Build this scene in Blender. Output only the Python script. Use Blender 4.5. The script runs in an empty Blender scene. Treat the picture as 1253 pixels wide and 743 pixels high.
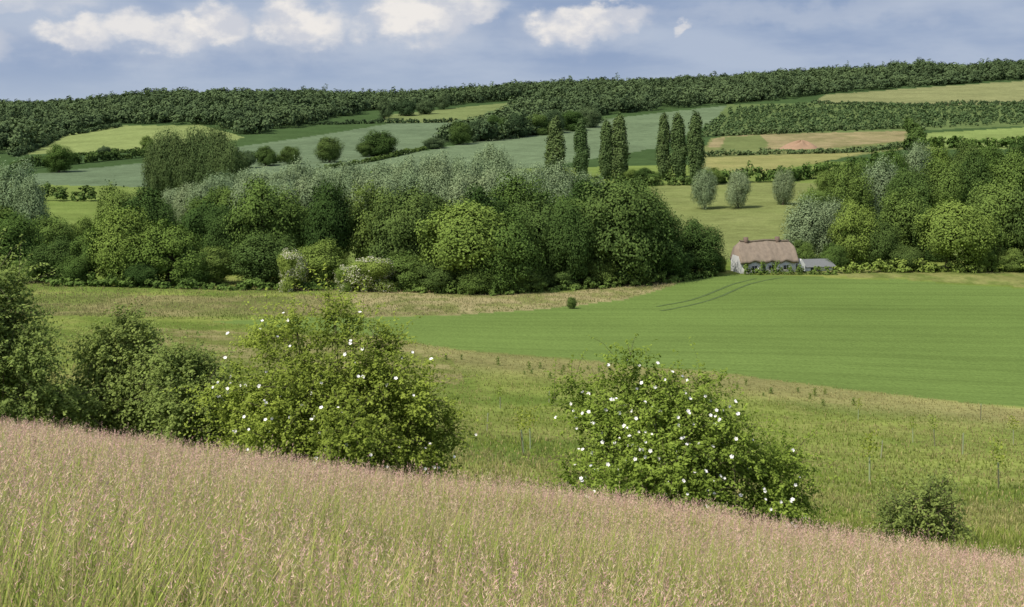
import bpy, math, random
import numpy as np
rng=np.random.default_rng(11); random.seed(5)
F=1500.; CX=626.5; HY=130.; Z0=31.
scene=bpy.context.scene
coll=scene.collection
def S(r,g,b,k=1.0):
    f=lambda c:((c/255+0.055)/1.055)**2.4 if c/255>0.04045 else c/255/12.92
    return np.array([f(r)*k,f(g)*k,f(b)*k])
# ---------------------------------------------------------------- noise
LAT=rng.random((256,256))
def vn(x,y):
    xi=np.floor(x).astype(int); yi=np.floor(y).astype(int); fx=x-xi; fy=y-yi
    fx=fx*fx*(3-2*fx); fy=fy*fy*(3-2*fy)
    a=LAT[xi%256,yi%256]; b=LAT[(xi+1)%256,yi%256]; c=LAT[xi%256,(yi+1)%256]; d=LAT[(xi+1)%256,(yi+1)%256]
    return (a*(1-fx)+b*fx)*(1-fy)+(c*(1-fx)+d*fx)*fy
def fbm(x,y,o=4):
    s=0;a=.5;t=0
    for i in range(o):
        s=s+a*vn(x*2**i+17*i,y*2**i+31*i); t+=a; a*=.5
    return s/t
# ---------------------------------------------------------------- terrain profile (bearing, distance)
pxs=np.array([-500,0,313,450,626,940,1253,1750.])
ds=np.array([3,5,8,12,18,25,35,45,70,105,150,220,300,400,500,650,800,1000,1300,1600,2200,7000.])
c0=[950,760,660,610,575,552,532,512,462,425,388,338,290,255,231,205,188,165,143,137,139,134]
c1=[965,780,690,640,608,590,568,545,492,440,396,338,290,255,228,203,183,154,117,127,134,132]
cm=[972,790,700,652,624,609,588,565,511,452,398,336,289,252,221,199,179,156,136,130,131,132]
c2=[980,800,710,665,640,628,608,585,530,465,400,335,288,250,215,195,175,150,125,112,122,132]
c3=[1005,840,760,715,680,652,626,598,540,475,402,330,282,240,208,188,168,148,120,98,110,130]
c4=[1024,876,804,755,708,668,640,612,552,490,405,330,280,238,205,182,162,140,110,84,100,128]
TB=np.array([c0,c0,c1,cm,c2,c3,c4,c4],float)
NL=600; NB=200
lg=np.linspace(math.log(3),math.log(7000),NL); bb=np.linspace(-500,1750,NB)
T=np.array([np.interp(lg,np.log(ds),r) for r in TB])
T=np.array([np.interp(bb,pxs,T[:,j]) for j in range(NL)]).T
def sm(A,ax,k):
    w=np.hanning(2*k+3)[1:-1]; w/=w.sum()
    pad=[(0,0),(0,0)]; pad[ax]=(k,k); P=np.pad(A,pad,mode='edge')
    out=np.zeros_like(A)
    for i,wi in enumerate(w):
        sl=[slice(None)]*2; sl[ax]=slice(i,i+A.shape[ax]); out+=wi*P[tuple(sl)]
    return out
T2=sm(T,0,12); Ts=sm(T2,1,14)
fade=np.clip((lg-math.log(4))/0.8,0,1)[None,:]
T=T2*(1-fade)+Ts*fade
def zf(x,y):
    x=np.asarray(x,float); y=np.asarray(y,float)
    r=np.hypot(x,y)+1e-6; th=np.arctan2(x,y)
    tc=math.radians(36.8)
    D=np.maximum(r*np.cos(np.minimum(np.abs(th),tc)),1e-3)
    px=CX+F*np.tan(np.clip(th,-tc,tc))
    fi=np.clip((px-bb[0])/(bb[1]-bb[0]),0,NB-1.001); fj=np.clip((np.log(np.maximum(D,3))-lg[0])/(lg[1]-lg[0]),0,NL-1.001)
    i=fi.astype(int); j=fj.astype(int); a=fi-i; b=fj-j
    py=(T[i,j]*(1-a)+T[i+1,j]*a)*(1-b)+(T[i,j+1]*(1-a)+T[i+1,j+1]*a)*b
    z=-(py-HY)/F*np.maximum(D,3)
    z=np.where(D<3,-1.55+(z+1.55)*(D/3),z)
    z=z+np.clip(D/60,0,1)*0.35*(fbm(x/25,y/25,3)-.5)+0.1*(fbm(x/2.2,y/2.2,2)-.5)*np.clip(D/5,0,1)
    w=np.clip((np.abs(th)-1.05)/1.0,0,1); w=w*w*(3-2*w)
    z=(1-w)*z+w*(-1.55+np.minimum(r*0.04,9))
    return z+Z0
def pyof(x,y): return HY-F*(zf(x,y)-Z0)/y
def spot(px,py,dmin=100,dmax=2000):
    D=np.exp(np.linspace(math.log(dmin),math.log(dmax),1500)); u=(px-CX)/F
    P=pyof(u*D,D); k=np.where(P<=py)[0]
    d=D[k[0]] if len(k) else D[np.argmin(P)]
    return np.array([u*d,d,float(zf(u*d,d))])
def at(px,D):
    u=(px-CX)/F; return np.array([u*D,D,float(zf(u*D,D))])
def inpoly(px,py,poly):
    c=np.zeros(px.shape,bool); n=len(poly); j=n-1
    for i in range(n):
        xi,yi=poly[i]; xj,yj=poly[j]
        if yi!=yj:
            c^=((yi>py)!=(yj>py))&(px<(xj-xi)*(py-yi)/(yj-yi)+xi)
        j=i
    return c
def gedge(px): return np.interp(px,[-100,0,313,626,940,1253,1400],[27,25,20,16.5,14,13,13])
CROP=[(255,393),(400,389),(560,385),(680,377),(760,367),(820,351),(850,338),(950,336),(1100,343),(1253,353),(1500,360),(1500,525),(1253,500),(1050,478),(900,458),(700,440),(560,428),(470,412),(350,402)]
def cropedge(px): return np.interp(px,[255,350,470,560,700,900,1050,1253,1500],[393,402,412,428,440,458,478,500,525])
# ---------------------------------------------------------------- mesh helpers
def mkmesh(name,V,Fi,mat=None,tint=None,col=None,smooth=False):
    me=bpy.data.meshes.new(name); V=np.ascontiguousarray(V,dtype=np.float32); Fi=np.ascontiguousarray(Fi,dtype=np.int32)
    k=Fi.shape[1]; M=len(Fi)
    me.vertices.add(len(V)); me.vertices.foreach_set('co',V.ravel())
    me.loops.add(M*k); me.loops.foreach_set('vertex_index',Fi.ravel())
    me.polygons.add(M); me.polygons.foreach_set('loop_start',np.arange(M,dtype=np.int32)*k)
    if smooth: me.polygons.foreach_set('use_smooth',np.ones(M,bool))
    if tint is not None:
        a=me.attributes.new('tint','FLOAT','POINT'); a.data.foreach_set('value',np.ascontiguousarray(tint,dtype=np.float32))
    if col is not None:
        c=np.ones((len(V),4),np.float32); c[:,:3]=col
        a=me.attributes.new('Col','FLOAT_COLOR','POINT'); a.data.foreach_set('color',c.ravel())
    me.update(calc_edges=True)
    if mat: me.materials.append(mat)
    return me
def link(name,data,parent=None,**kw):
    o=bpy.data.objects.new(name,data); coll.objects.link(o)
    if parent: o.parent=parent
    for k,v in kw.items(): o[k]=v
    return o
def unit(v): return v/np.maximum(np.linalg.norm(v,axis=-1,keepdims=True),1e-9)
def rhombi(C,N,Sz,asp=0.6,r=rng):
    """small leaf shaped faces"""
    n=len(C); N=unit(N); R=unit(r.normal(size=(n,3))); t=unit(np.cross(N,R)); b=np.cross(N,t)
    Sz=np.asarray(Sz).reshape(-1,1)
    V=np.stack([C-t*Sz,C-b*Sz*asp+N*Sz*.15,C+t*Sz,C+b*Sz*asp+N*Sz*.15],1).reshape(-1,3)
    return V,np.arange(4*n).reshape(-1,4)
# ---------------------------------------------------------------- materials
def newmat(name):
    m=bpy.data.materials.new(name); m.use_nodes=True; nt=m.node_tree; nt.nodes.clear()
    out=nt.nodes.new('ShaderNodeOutputMaterial'); return m,nt,out
def N(nt,t,**kw):
    n=nt.nodes.new(t)
    for k,v in kw.items(): setattr(n,k,v)
    return n
def mixc(nt,fac,a,b,mode='MIX'):
    n=nt.nodes.new('ShaderNodeMix'); n.data_type='RGBA'; n.blend_type=mode
    for s,v in ((n.inputs[0],fac),(n.inputs[6],a),(n.inputs[7],b)):
        if isinstance(v,(int,float)): s.default_value=v
        elif isinstance(v,(tuple,list,np.ndarray)): s.default_value=(float(v[0]),float(v[1]),float(v[2]),1)
        else: nt.links.new(v,s)
    return n.outputs[2]
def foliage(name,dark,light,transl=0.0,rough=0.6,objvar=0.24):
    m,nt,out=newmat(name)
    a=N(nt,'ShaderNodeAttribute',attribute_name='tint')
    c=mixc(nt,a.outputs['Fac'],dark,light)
    oi=N(nt,'ShaderNodeObjectInfo')
    hs=N(nt,'ShaderNodeHueSaturation')
    mr=N(nt,'ShaderNodeMapRange'); nt.links.new(oi.outputs['Random'],mr.inputs[0]); mr.inputs[3].default_value=1-objvar; mr.inputs[4].default_value=1+objvar
    mh=N(nt,'ShaderNodeMapRange'); nt.links.new(oi.outputs['Random'],mh.inputs[0]); mh.inputs[3].default_value=0.515; mh.inputs[4].default_value=0.487
    nt.links.new(mr.outputs[0],hs.inputs['Value']); nt.links.new(mh.outputs[0],hs.inputs['Hue']); nt.links.new(c,hs.inputs['Color'])
    p=N(nt,'ShaderNodeBsdfDiffuse'); nt.links.new(hs.outputs[0],p.inputs['Color'])
    if transl>0:
        t=N(nt,'ShaderNodeBsdfTranslucent'); tc=mixc(nt,1.0,hs.outputs[0],(1.25,1.3,0.6),'MULTIPLY'); nt.links.new(tc,t.inputs[0])
        mx=N(nt,'ShaderNodeMixShader'); mx.inputs[0].default_value=transl
        nt.links.new(p.outputs[0],mx.inputs[1]); nt.links.new(t.outputs[0],mx.inputs[2]); nt.links.new(mx.outputs[0],out.inputs[0])
    else: nt.links.new(p.outputs[0],out.inputs[0])
    return m
def plain(name,col,var=0.25,scale=3.,rough=0.85,bump=0.2,vec=(1,1,1)):
    m,nt,out=newmat(name); p=N(nt,'ShaderNodeBsdfPrincipled'); p.inputs['Roughness'].default_value=rough; p.inputs['Specular IOR Level'].default_value=0.2
    tc=N(nt,'ShaderNodeTexCoord'); mp=N(nt,'ShaderNodeMapping'); mp.inputs['Scale'].default_value=vec
    nz=N(nt,'ShaderNodeTexNoise'); nz.inputs['Scale'].default_value=scale; nz.inputs['Detail'].default_value=6
    nt.links.new(tc.outputs['Object'],mp.inputs[0]); nt.links.new(mp.outputs[0],nz.inputs['Vector'])
    c=mixc(nt,nz.outputs[0],np.array(col)*(1-var),np.array(col)*(1+var)); nt.links.new(c,p.inputs['Base Color'])
    if bump:
        b=N(nt,'ShaderNodeBump'); b.inputs['Strength'].default_value=bump; nt.links.new(nz.outputs[0],b.inputs['Height']); nt.links.new(b.outputs[0],p.inputs['Normal'])
    nt.links.new(p.outputs[0],out.inputs[0]); return m
def colmat(name,transl=0.2):
    m,nt,out=newmat(name); a=N(nt,'ShaderNodeAttribute',attribute_name='Col')
    p=N(nt,'ShaderNodeBsdfDiffuse')
    nt.links.new(a.outputs['Color'],p.inputs['Color'])
    t=N(nt,'ShaderNodeBsdfTranslucent'); nt.links.new(a.outputs['Color'],t.inputs[0])
    mx=N(nt,'ShaderNodeMixShader'); mx.inputs[0].default_value=transl
    nt.links.new(p.outputs[0],mx.inputs[1]); nt.links.new(t.outputs[0],mx.inputs[2]); nt.links.new(mx.outputs[0],out.inputs[0]); return m
M_G=foliage('foliage_green',(0.066,0.108,0.028),(0.155,0.228,0.052))
M_D=foliage('foliage_dark',(0.042,0.076,0.023),(0.102,0.158,0.040))
M_L=foliage('foliage_light',(0.095,0.145,0.032),(0.215,0.295,0.062))
M_W=foliage('foliage_willow',(0.140,0.190,0.095),(0.270,0.345,0.178),objvar=0.07)
M_P=foliage('foliage_poplar',(0.058,0.092,0.034),(0.132,0.185,0.064),objvar=.10)
M_FAR_HAZE=foliage('foliage_far_haze',(0.046,0.076,0.036),(0.100,0.148,0.062))  # slight bluish aerial haze mixed into these base colours
M_PL=foliage('foliage_plantation',(0.07,0.11,0.045),(0.155,0.22,0.085))
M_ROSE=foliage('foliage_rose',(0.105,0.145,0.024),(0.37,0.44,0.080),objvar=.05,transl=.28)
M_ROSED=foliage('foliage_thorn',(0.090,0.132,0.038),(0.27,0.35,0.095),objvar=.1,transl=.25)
M_BARK=plain('bark',(0.11,0.085,0.06),.4,6)
M_FLOW=plain('blossom',(0.85,0.82,0.80),.06,5,bump=0)
M_CREAM=plain('may_blossom',(0.58,0.56,0.42),.15,5,bump=0)
# ---------------------------------------------------------------- GROUND
tr=np.radians(27.5)
th=np.concatenate([np.linspace(-math.pi,-tr,50)[:-1],np.linspace(-tr,tr,760),np.linspace(tr,math.pi,50)[1:]])
rr=np.concatenate([[0.02],np.linspace(0.5,2.5,6)[:-1],np.exp(np.linspace(math.log(2.5),math.log(7000),800))])
TH,RR=np.meshgrid(th,rr)
X=RR*np.sin(TH); Y=RR*np.cos(TH); Z=zf(X,Y)
px=CX+F*np.tan(np.clip(TH,-1.2,1.2)); D=np.maximum(Y,0.1); py=HY-F*(Z-Z0)/D
front=np.abs(TH)<1.15
j1=(fbm(X/6,Y/6,3)-.5); j2=(fbm(X/6+50,Y/6+9,3)-.5)
pj=px+j1*F*1.6/np.maximum(D,1)*1.5; qj=py+j2*np.clip(200/np.maximum(D,10),.6,5)*2.2
f1=fbm(X/9,Y/9,4)[...,None]; f2=fbm(X/2.1+5,Y/3+8,4)[...,None]; f3=fbm(X/60+3,Y/60+1,3)[...,None]
def lerp(a,b,t): return a*(1-t)+b*t
def sstep(a,b,x):
    t=np.clip((x-a)/(b-a),0,1); return t*t*(3-2*t)
def bandf(px_,py_,D_):
    d=py_-cropedge(px_); return (sstep(-3,3,d)*(1-sstep(10,38,d))*((D_>40)&(px_>430))) 
mead=lerp(S(104,122,56),S(134,144,74),sstep(.3,.7,f1)); mead=lerp(mead,S(150,144,92),sstep(.55,.82,f2)*.4)
mead=lerp(mead,S(150,138,98),bandf(px,py,D)[...,None]*.6)
C=mead.copy()
under=lerp(S(90,102,46),S(126,126,66),f2)
C=np.where((RR<gedge(px))[...,None],under,C)
val=lerp(S(102,120,60),S(126,140,76),f1); C=np.where((D>235)[...,None],val,C)
far=lerp(S(62,82,48),S(76,96,58),f3); C=np.where((D>560)[...,None],far,C)
C=np.where((~front)[...,None],mead,C)
def patch(poly,a,b,dmin,dmax,strip=f3,t=1.0):
    global C
    m=inpoly(pj,qj,poly)&(D>dmin)&(D<dmax)&front
    C=np.where(m[...,None],lerp(a,b,strip),C)
patch([(430,352),(640,358),(700,356),(830,340),(850,338),(820,352),(760,368),(680,378),(560,386),(440,388)],S(124,128,76),S(156,146,106),100,260,sstep(.3,.65,f2))
patch([(-300,362),(430,362),(430,384),(250,388),(-300,384)],S(108,118,62),S(140,134,90),100,260,sstep(.35,.7,f1))
patch([(200,402),(350,408),(470,420),(560,436),(560,470),(300,450),(150,420)],S(116,124,66),S(146,140,94),60,260,sstep(.35,.65,f2))
patch([(880,331),(1500,326),(1500,352),(1253,351),(1100,341),(950,334)],S(104,116,60),S(132,134,80),100,300,sstep(.3,.65,f2))
patch(CROP,S(102,122,63),S(111,131,69),60,320,f3)
crop=(inpoly(pj,qj,CROP)&(D>60)&(D<320)&front).astype(np.float32)
# far fields
patch([(18,190),(75,166),(150,154),(245,153),(300,168),(255,180),(130,186)],S(126,138,84),S(136,148,92),560,1500)
patch([(40,226),(40,213),(200,197),(290,180),(400,164),(480,151),(556,150),(560,170),(480,190),(400,215),(300,232)],S(98,114,86),S(108,124,94),430,1500)
patch([(400,213),(480,192),(560,177),(740,146),(908,127),(870,152),(800,182),(660,205),(500,215)],S(102,118,88),S(112,128,96),430,1500)
patch([(470,150),(470,141),(560,132),(640,124),(670,131),(600,146),(560,150)],S(110,120,74),S(120,132,84),560,1500)
patch([(795,228),(900,222),(1005,224),(1012,262),(960,300),(880,330),(820,300)],S(112,122,70),S(132,138,86),240,560,f1)
patch([(850,206),(868,170),(920,160),(1000,158),(1112,156),(1108,182),(1040,192),(950,204)],S(108,116,70),S(124,128,82),430,1400,f1)
patch([(866,180),(872,170),(925,163),(1000,158),(1110,157),(1106,172),(1010,182),(950,184)],S(132,126,88),S(150,138,102),430,1400,sstep(.3,.7,f1))
patch([(880,184),(888,168),(930,165),(942,178),(920,187)],S(104,116,70),S(116,124,78),430,1400,f1)
patch([(860,208),(866,193),(1000,188),(1060,186),(1000,200),(930,210)],S(132,136,82),S(150,144,94),430,1400,f1)
patch([(890,128),(1000,126),(1260,126),(1260,154),(1120,160),(860,166)],S(94,110,66),S(106,122,74),560,1500)
patch([(995,126),(1010,116),(1120,108),(1253,99),(1500,92),(1500,126),(1253,127),(1130,130)],S(124,128,86),S(138,140,96),700,1560)
patch([(1125,184),(1135,163),(1253,156),(1500,152),(1500,180),(1253,182)],S(124,140,80),S(134,150,88),430,1500)
nr,nc=X.shape
V=np.stack([X,Y,Z],-1).reshape(-1,3)
idx=np.arange(nr*nc).reshape(nr,nc)
Fi=np.stack([idx[:-1,:-1],idx[:-1,1:],idx[1:,1:],idx[1:,:-1]],-1).reshape(-1,4)[:, ::-1]
m,nt,out=newmat('ground'); a=N(nt,'ShaderNodeAttribute',attribute_name='Col'); cr=N(nt,'ShaderNodeAttribute',attribute_name='tint')
tc=N(nt,'ShaderNodeTexCoord')
def nz(scale,det=5,vec=None,rot=0):
    n=N(nt,'ShaderNodeTexNoise'); n.inputs['Scale'].default_value=scale; n.inputs['Detail'].default_value=det
    mp=N(nt,'ShaderNodeMapping'); mp.inputs['Scale'].default_value=vec or (1,1,1); mp.inputs['Rotation'].default_value=(0,0,rot)
    nt.links.new(tc.outputs['Object'],mp.inputs[0]); nt.links.new(mp.outputs[0],n.inputs['Vector']); return n.outputs[0]
def ramp(o,a,b,c,d):
    r=N(nt,'ShaderNodeMapRange'); nt.links.new(o,r.inputs[0]); 
    for i,v in enumerate((a,b,c,d)): r.inputs[i+1].default_value=v
    return r.outputs[0]
n1=nz(1.6,7); n2=nz(0.22,6); n3=nz(.035,5)
base=mixc(nt,1.0,a.outputs['Color'],ramp(n1,.3,.7,.78,1.16),'MULTIPLY')
base=mixc(nt,1.0,base,ramp(n2,.3,.7,.85,1.12),'MULTIPLY')
base=mixc(nt,1.0,base,ramp(n3,.3,.7,.86,1.12),'MULTIPLY')
rows=nz(1.0,4,(0.012,0.42,1),math.radians(-9)); rows2=nz(1.0,3,(0.02,2.2,1),math.radians(-9))
cs=mixc(nt,1.0,a.outputs['Color'],ramp(rows,.35,.65,.91,1.06),'MULTIPLY'); cs=mixc(nt,1.0,cs,ramp(rows2,.3,.7,.91,1.07),'MULTIPLY')
cs=mixc(nt,1.0,cs,ramp(nz(3.5,5),.3,.7,.82,1.16),'MULTIPLY'); cs=mixc(nt,1.0,cs,ramp(n3,.3,.7,.89,1.09),'MULTIPLY')
fin=mixc(nt,cr.outputs['Fac'],base,cs)
p=N(nt,'ShaderNodeBsdfDiffuse')
nt.links.new(fin,p.inputs['Color'])
b=N(nt,'ShaderNodeBump'); b.inputs['Strength'].default_value=.5; b.inputs['Distance'].default_value=.25; nt.links.new(n1,b.inputs['Height']); nt.links.new(b.outputs[0],p.inputs['Normal'])
nt.links.new(p.outputs[0],out.inputs[0])
me=mkmesh('ground',V,Fi,m,tint=crop.ravel(),col=C.reshape(-1,3),smooth=True)
link('ground',me,kind='structure',label='rolling valley ground with meadow, crop field and far fields')
# wheel tracks in the crop
def ribbon(pts,w,dz):
    P=[]
    for i in range(len(pts)-1):
        for t in np.linspace(0,1,12,endpoint=False): P.append((pts[i][0]*(1-t)+pts[i+1][0]*t,pts[i][1]*(1-t)+pts[i+1][1]*t))
    P=np.array(P)
    for _ in range(40): P[1:-1]=(P[:-2]+2*P[1:-1]+P[2:])/4
    T_=np.gradient(P,axis=0); T_/=np.linalg.norm(T_,axis=1,keepdims=True); Nn=np.stack([-T_[:,1],T_[:,0]],1)
    A=P+Nn*w/2; B=P-Nn*w/2
    V=np.concatenate([np.column_stack([A,zf(A[:,0],A[:,1])+dz]),np.column_stack([B,zf(B[:,0],B[:,1])+dz])])
    n=len(P); i=np.arange(n-1); return V,np.stack([i,i+1,i+1+n,i+n],1)
M_TR=plain('track_crop',S(84,102,54),.3,1.)
for line in ([(958,340),(930,344),(905,352),(880,364),(850,373),(805,381)],[(925,341),(898,347),(872,358),(846,368),(800,376)]):
    pts=[spot(a_,b_,90,300)[:2] for (a_,b_) in line]
    V,Fi=ribbon(pts,.5,.03); link('wheel_track',mkmesh('wheel_track',V,Fi,M_TR),kind='structure')
# ---------------------------------------------------------------- TREES
def broad(n,K,rg,kind='broad'):
    if kind=='poplar':
        zc=rg.random(K)**.9; prof=np.sin(np.pi*np.clip(zc*.88+.09,0,1)**.8)**.5
        an=rg.random(K)*6.28; rad=prof*.62*rg.random(K)**.5
        c=np.stack([np.cos(an)*rad,np.sin(an)*rad,zc],1); R=np.stack([.22*prof+.08,.22*prof+.08,rg.uniform(.06,.15,K)],1)
        c[:,2]=np.clip(c[:,2],.08,.90)
    else:
        v=unit(rg.normal(size=(K,3)))
        off=rg.normal(size=3)*.07
        nb=6; bd=unit(rg.normal(size=(nb,3))); ba=rg.uniform(-.28,.2,nb)
        shape=1+sum(ba[i]*np.clip((v@bd[i]-.3)/.7,0,1) for i in range(nb))
        rad=(.30+.48*rg.random(K)**.8)*shape; c=v*rad[:,None]+off
        r0=(.11+.23*rg.random(K)**1.6) if kind=='broad' else (.13+.14*rg.random(K))
        R=np.stack([r0*rg.uniform(.85,1.3,K),r0*rg.uniform(.85,1.3,K),r0*(.9 if kind=='broad' else 1.4)],1)
        low=c[:,2]<-.25; c[low,:2]*=1.15
        c[:,2]=(c[:,2]+.84)/1.74; R[:,2]/=1.74
    w=(R[:,0]*R[:,2]); w/=w.sum()
    li=rg.choice(K,size=int(n*2.),p=w); v=unit(rg.normal(size=(len(li),3)))
    P=c[li]+v*R[li]*(.5+.72*rg.random(len(li))**.9)[:,None]
    keep=P[:,2]>-.03
    for k in range(K):
        d=np.linalg.norm((P-c[k])/R[k],axis=1); keep&=~((d<.5)&(li!=k))
    P=P[keep][:n]; v=v[keep][:n]; li=li[keep][:n]
    ctr=np.array([0,0,.45]); ov=unit((P-ctr)*np.array([1,1,1.7 if kind!='poplar' else .3]))
    Nn=v*.5+ov*.65+rg.normal(size=v.shape)*.38+np.array([0,0,.35])
    lr=rg.random(K)
    t=np.clip(.22+.25*lr[li]+.3*rg.random(len(li))+.08*np.clip(v[:,2],-1,1)+.16*ov[:,2],0,1)  # upward and outer top leaves tinted lighter: top light put into the colour
    return P,Nn,t,c,R
def tube(P,Rd,k=7):
    P=np.array(P,float); n=len(P); T_=unit(np.gradient(P,axis=0)); up=np.array([.3,.9,.2])
    a=unit(np.cross(T_,up)); b=np.cross(T_,a); an=np.linspace(0,2*np.pi,k,endpoint=False)
    V=(P[:,None]+(a[:,None]*np.cos(an)[None,:,None]+b[:,None]*np.sin(an)[None,:,None])*np.array(Rd)[:,None,None]).reshape(-1,3)
    i=np.arange(n-1)[:,None]*k; j=np.arange(k)[None]
    Fi=np.stack([i+j,i+(j+1)%k,i+k+(j+1)%k,i+k+j],-1).reshape(-1,4); return V,Fi
def joinVF(L):
    Vs=[];Fs=[];o=0
    for V,Fi in L: Vs.append(V);Fs.append(Fi+o);o+=len(V)
    return np.concatenate(Vs),np.concatenate(Fs)
VAR={}
def variant(key,kind,n,K,seed,size,asp,base):
    rg=np.random.default_rng(seed)
    P,Nn,t,c,R=broad(n,K,rg,kind)
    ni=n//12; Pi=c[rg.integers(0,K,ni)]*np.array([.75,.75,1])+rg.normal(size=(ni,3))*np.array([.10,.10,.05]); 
    P=np.concatenate([P,Pi]); Nn=np.concatenate([Nn,rg.normal(size=(ni,3))+np.array([0,0,.8])]); t=np.concatenate([t,np.full(ni,.15)])  # inner leaves get a dark tint, painting the shade inside the crown
    Sz=np.concatenate([size*(.6+.8*rg.random(n))[:len(P)-ni],np.full(ni,size*1.8)])
    Vc=P.copy(); Vc[:,2]=base+(1-base)*Vc[:,2]
    V,Fi=rhombi(np.zeros_like(Vc),Nn,Sz,asp,rg)
    if kind!='poplar': V[:,2]*=.5
    else: V[:,2]*=.16
    V=V+np.repeat(Vc,4,0)
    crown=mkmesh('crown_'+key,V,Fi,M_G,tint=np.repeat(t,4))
    parts=[tube([(0,0,-.03),(0.01,0,.12),(.02,.01,.4),(0,.02,.75)],[.08,.06,.04,.012])]
    for q in range(7):
        cc=c[rg.integers(0,K)]; z0=.12+.3*rg.random(); e=np.array([cc[0]*.8,cc[1]*.8,base+(1-base)*max(cc[2],.3)])
        parts.append(tube([(0,0,z0),tuple(e*.5+np.array([0,0,z0])*.5+np.array([0,0,.02])),tuple(e)],[.035,.022,.006],5))
    V,Fi=joinVF(parts)
    if kind=='poplar': V[:,:2]*=2.
    trunk=mkmesh('trunk_'+key,V,Fi,M_BARK,smooth=True)
    VAR.setdefault(kind if kind!='broad' else key.split('_')[0],[]).append((crown,trunk))
for s in range(9): variant('broad_%d'%s,'broad',25000,80+9*s,100+s,.026,.62,.0)
for s in range(4): variant('willow_%d'%s,'willow',19000,95,200+s,.028,.5,.0)
for s in range(4): variant('poplar_%d'%s,'poplar',9000,150,300+s,.10,.5,.03)
KINDS={'g':('broad',M_G,'broadleaf_tree','tree','full green broadleaf tree in the valley tree belt'),
'd':('broad',M_D,'broadleaf_tree','tree','dark green dense broadleaf tree in the valley'),
'l':('broad',M_L,'broadleaf_tree','tree','bright green broadleaf tree beside the meadow'),
'w':('willow',M_W,'willow_tree','tree','silvery green willow tree in the valley bottom'),
'p':('poplar',M_P,'poplar_tree','tree','tall narrow dark poplar beside the far fields'),
'q':('willow',M_P,'poplar_tree','tree','tall rounded dark poplar in a dense clump'),
'f':('broad',M_FAR_HAZE,'broadleaf_tree','tree','dark broadleaf tree on the far hillside'),
'h':('broad',M_L,'hawthorn_tree','hawthorn','hawthorn tree covered in cream may blossom')}
GRP={'broadleaf_tree':'broadleaf trees of the valley','willow_tree':'willows of the valley bottom','poplar_tree':'tall narrow poplars','hawthorn_tree':'flowering hawthorns'}
BL=None
def tree(px_,top,base,w,k,dmin=100,depth=None,label=None):
    q=at(px_,depth) if depth else spot(px_,base,dmin)
    d=q[1]; h=(base-top)/F*d if not depth else (HY+F*(Z0-q[2])/d-top)/F*d
    rad=w/F*d/2
    vn_,mat,nm,cat,lab=KINDS[k]
    crown,trunk=random.choice(VAR[vn_])
    e=link(nm,None); e.empty_display_size=1; e.location=q; e.rotation_euler=(0,0,random.random()*6.28)
    fac=1.06
    e.scale=(rad*fac,rad*fac*random.uniform(.9,1.1),h)
    e['label']=label or lab; e['category']=cat; e['group']=GRP[nm]
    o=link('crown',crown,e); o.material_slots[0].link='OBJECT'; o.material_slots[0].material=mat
    o2=link('trunk',trunk,e)
    if k=='h':
        global BL
        if BL is None:
            src=np.zeros(len(VAR['broad'][0][0].vertices)*3); VAR['broad'][0][0].vertices.foreach_get('co',src); src=src.reshape(-1,4,3).mean(1)
            rg=np.random.default_rng(3); sel=rg.choice(len(src),7500,replace=False); src=src[sel]; src=src[(vn(src[:,0]*3+9,src[:,2]*5+4)>.40)]
            ctr=np.array([0,0,.5]); V,Fi=rhombi(np.zeros_like(src),(src-ctr)+rg.normal(size=src.shape)*.3,np.full(len(src),.030),.8,rg); V[:,2]*=.5
            V+=np.repeat(ctr+(src-ctr)*1.05,4,0); BL=mkmesh('may_blossom',V,Fi,M_CREAM)
        o.data=VAR['broad'][0][0]; o.material_slots[0].link='OBJECT'; o.material_slots[0].material=mat
        b=link('blossom',BL,e); b['kind']='stuff'
    return e
front=[(-40,250,342,95,'g'),(18,264,340,84,'g'),(70,290,346,62,'d'),(112,276,346,62,'g'),(152,250,348,86,'l'),(208,260,348,98,'l'),
(262,300,348,54,'g'),(325,284,350,98,'d'),(322,224,335,104,'g'),(248,236,325,80,'d'),(405,216,338,62,'d'),(392,294,352,78,'l'),(448,308,356,62,'h'),
(358,298,356,38,'h'),(424,320,356,34,'h'),(495,224,345,95,'d'),(497,304,353,70,'g'),(562,238,356,128,'l'),(618,262,357,92,'g'),(657,240,350,96,'d'),(702,224,346,90,'g'),
(752,212,346,124,'d'),(802,246,343,82,'d'),(852,272,337,70,'d'),(588,226,340,84,'d'),(632,218,335,84,'g'),(450,232,335,80,'g'),(530,235,338,70,'d'),(690,236,352,70,'d'),
(180,228,318,80,'d'),(140,232,312,60,'g'),(105,258,312,50,'g'),(722,214,325,80,'d'),(780,225,325,80,'d'),(280,262,335,60,'d'),(366,250,330,70,'g'),(60,262,325,60,'g'),(5,240,318,70,'g'),
(235,300,349,50,'g'),(90,312,348,50,'g'),(175,318,350,50,'d'),(40,312,346,50,'g'),(540,322,357,60,'d'),(590,325,359,60,'g'),(640,322,356,56,'d'),(685,318,352,56,'d'),(730,312,349,60,'g'),(775,310,346,60,'d'),(822,308,342,50,'d')]
for t_ in front: tree(*t_)
wtop=lambda p_: np.interp(p_,[200,300,450,600,720],[232,206,196,190,206])
for i,p_ in enumerate(range(215,735,18)):
    tree(p_+random.uniform(-5,5),wtop(p_)+random.uniform(-4,6),random.uniform(268,285),random.uniform(48,62),'w')
for p_ in range(255,700,28): tree(p_+random.uniform(-6,6),wtop(p_)+random.uniform(12,22),300,58,'w' if random.random()<.8 else 'g')
tree(598,180,250,54,'w',label='olive green rounded willow above the belt')
for a_ in [(18,192,292,66,'w'),(-22,188,292,70,'w'),(42,214,296,50,'w')]: tree(*a_)
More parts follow.
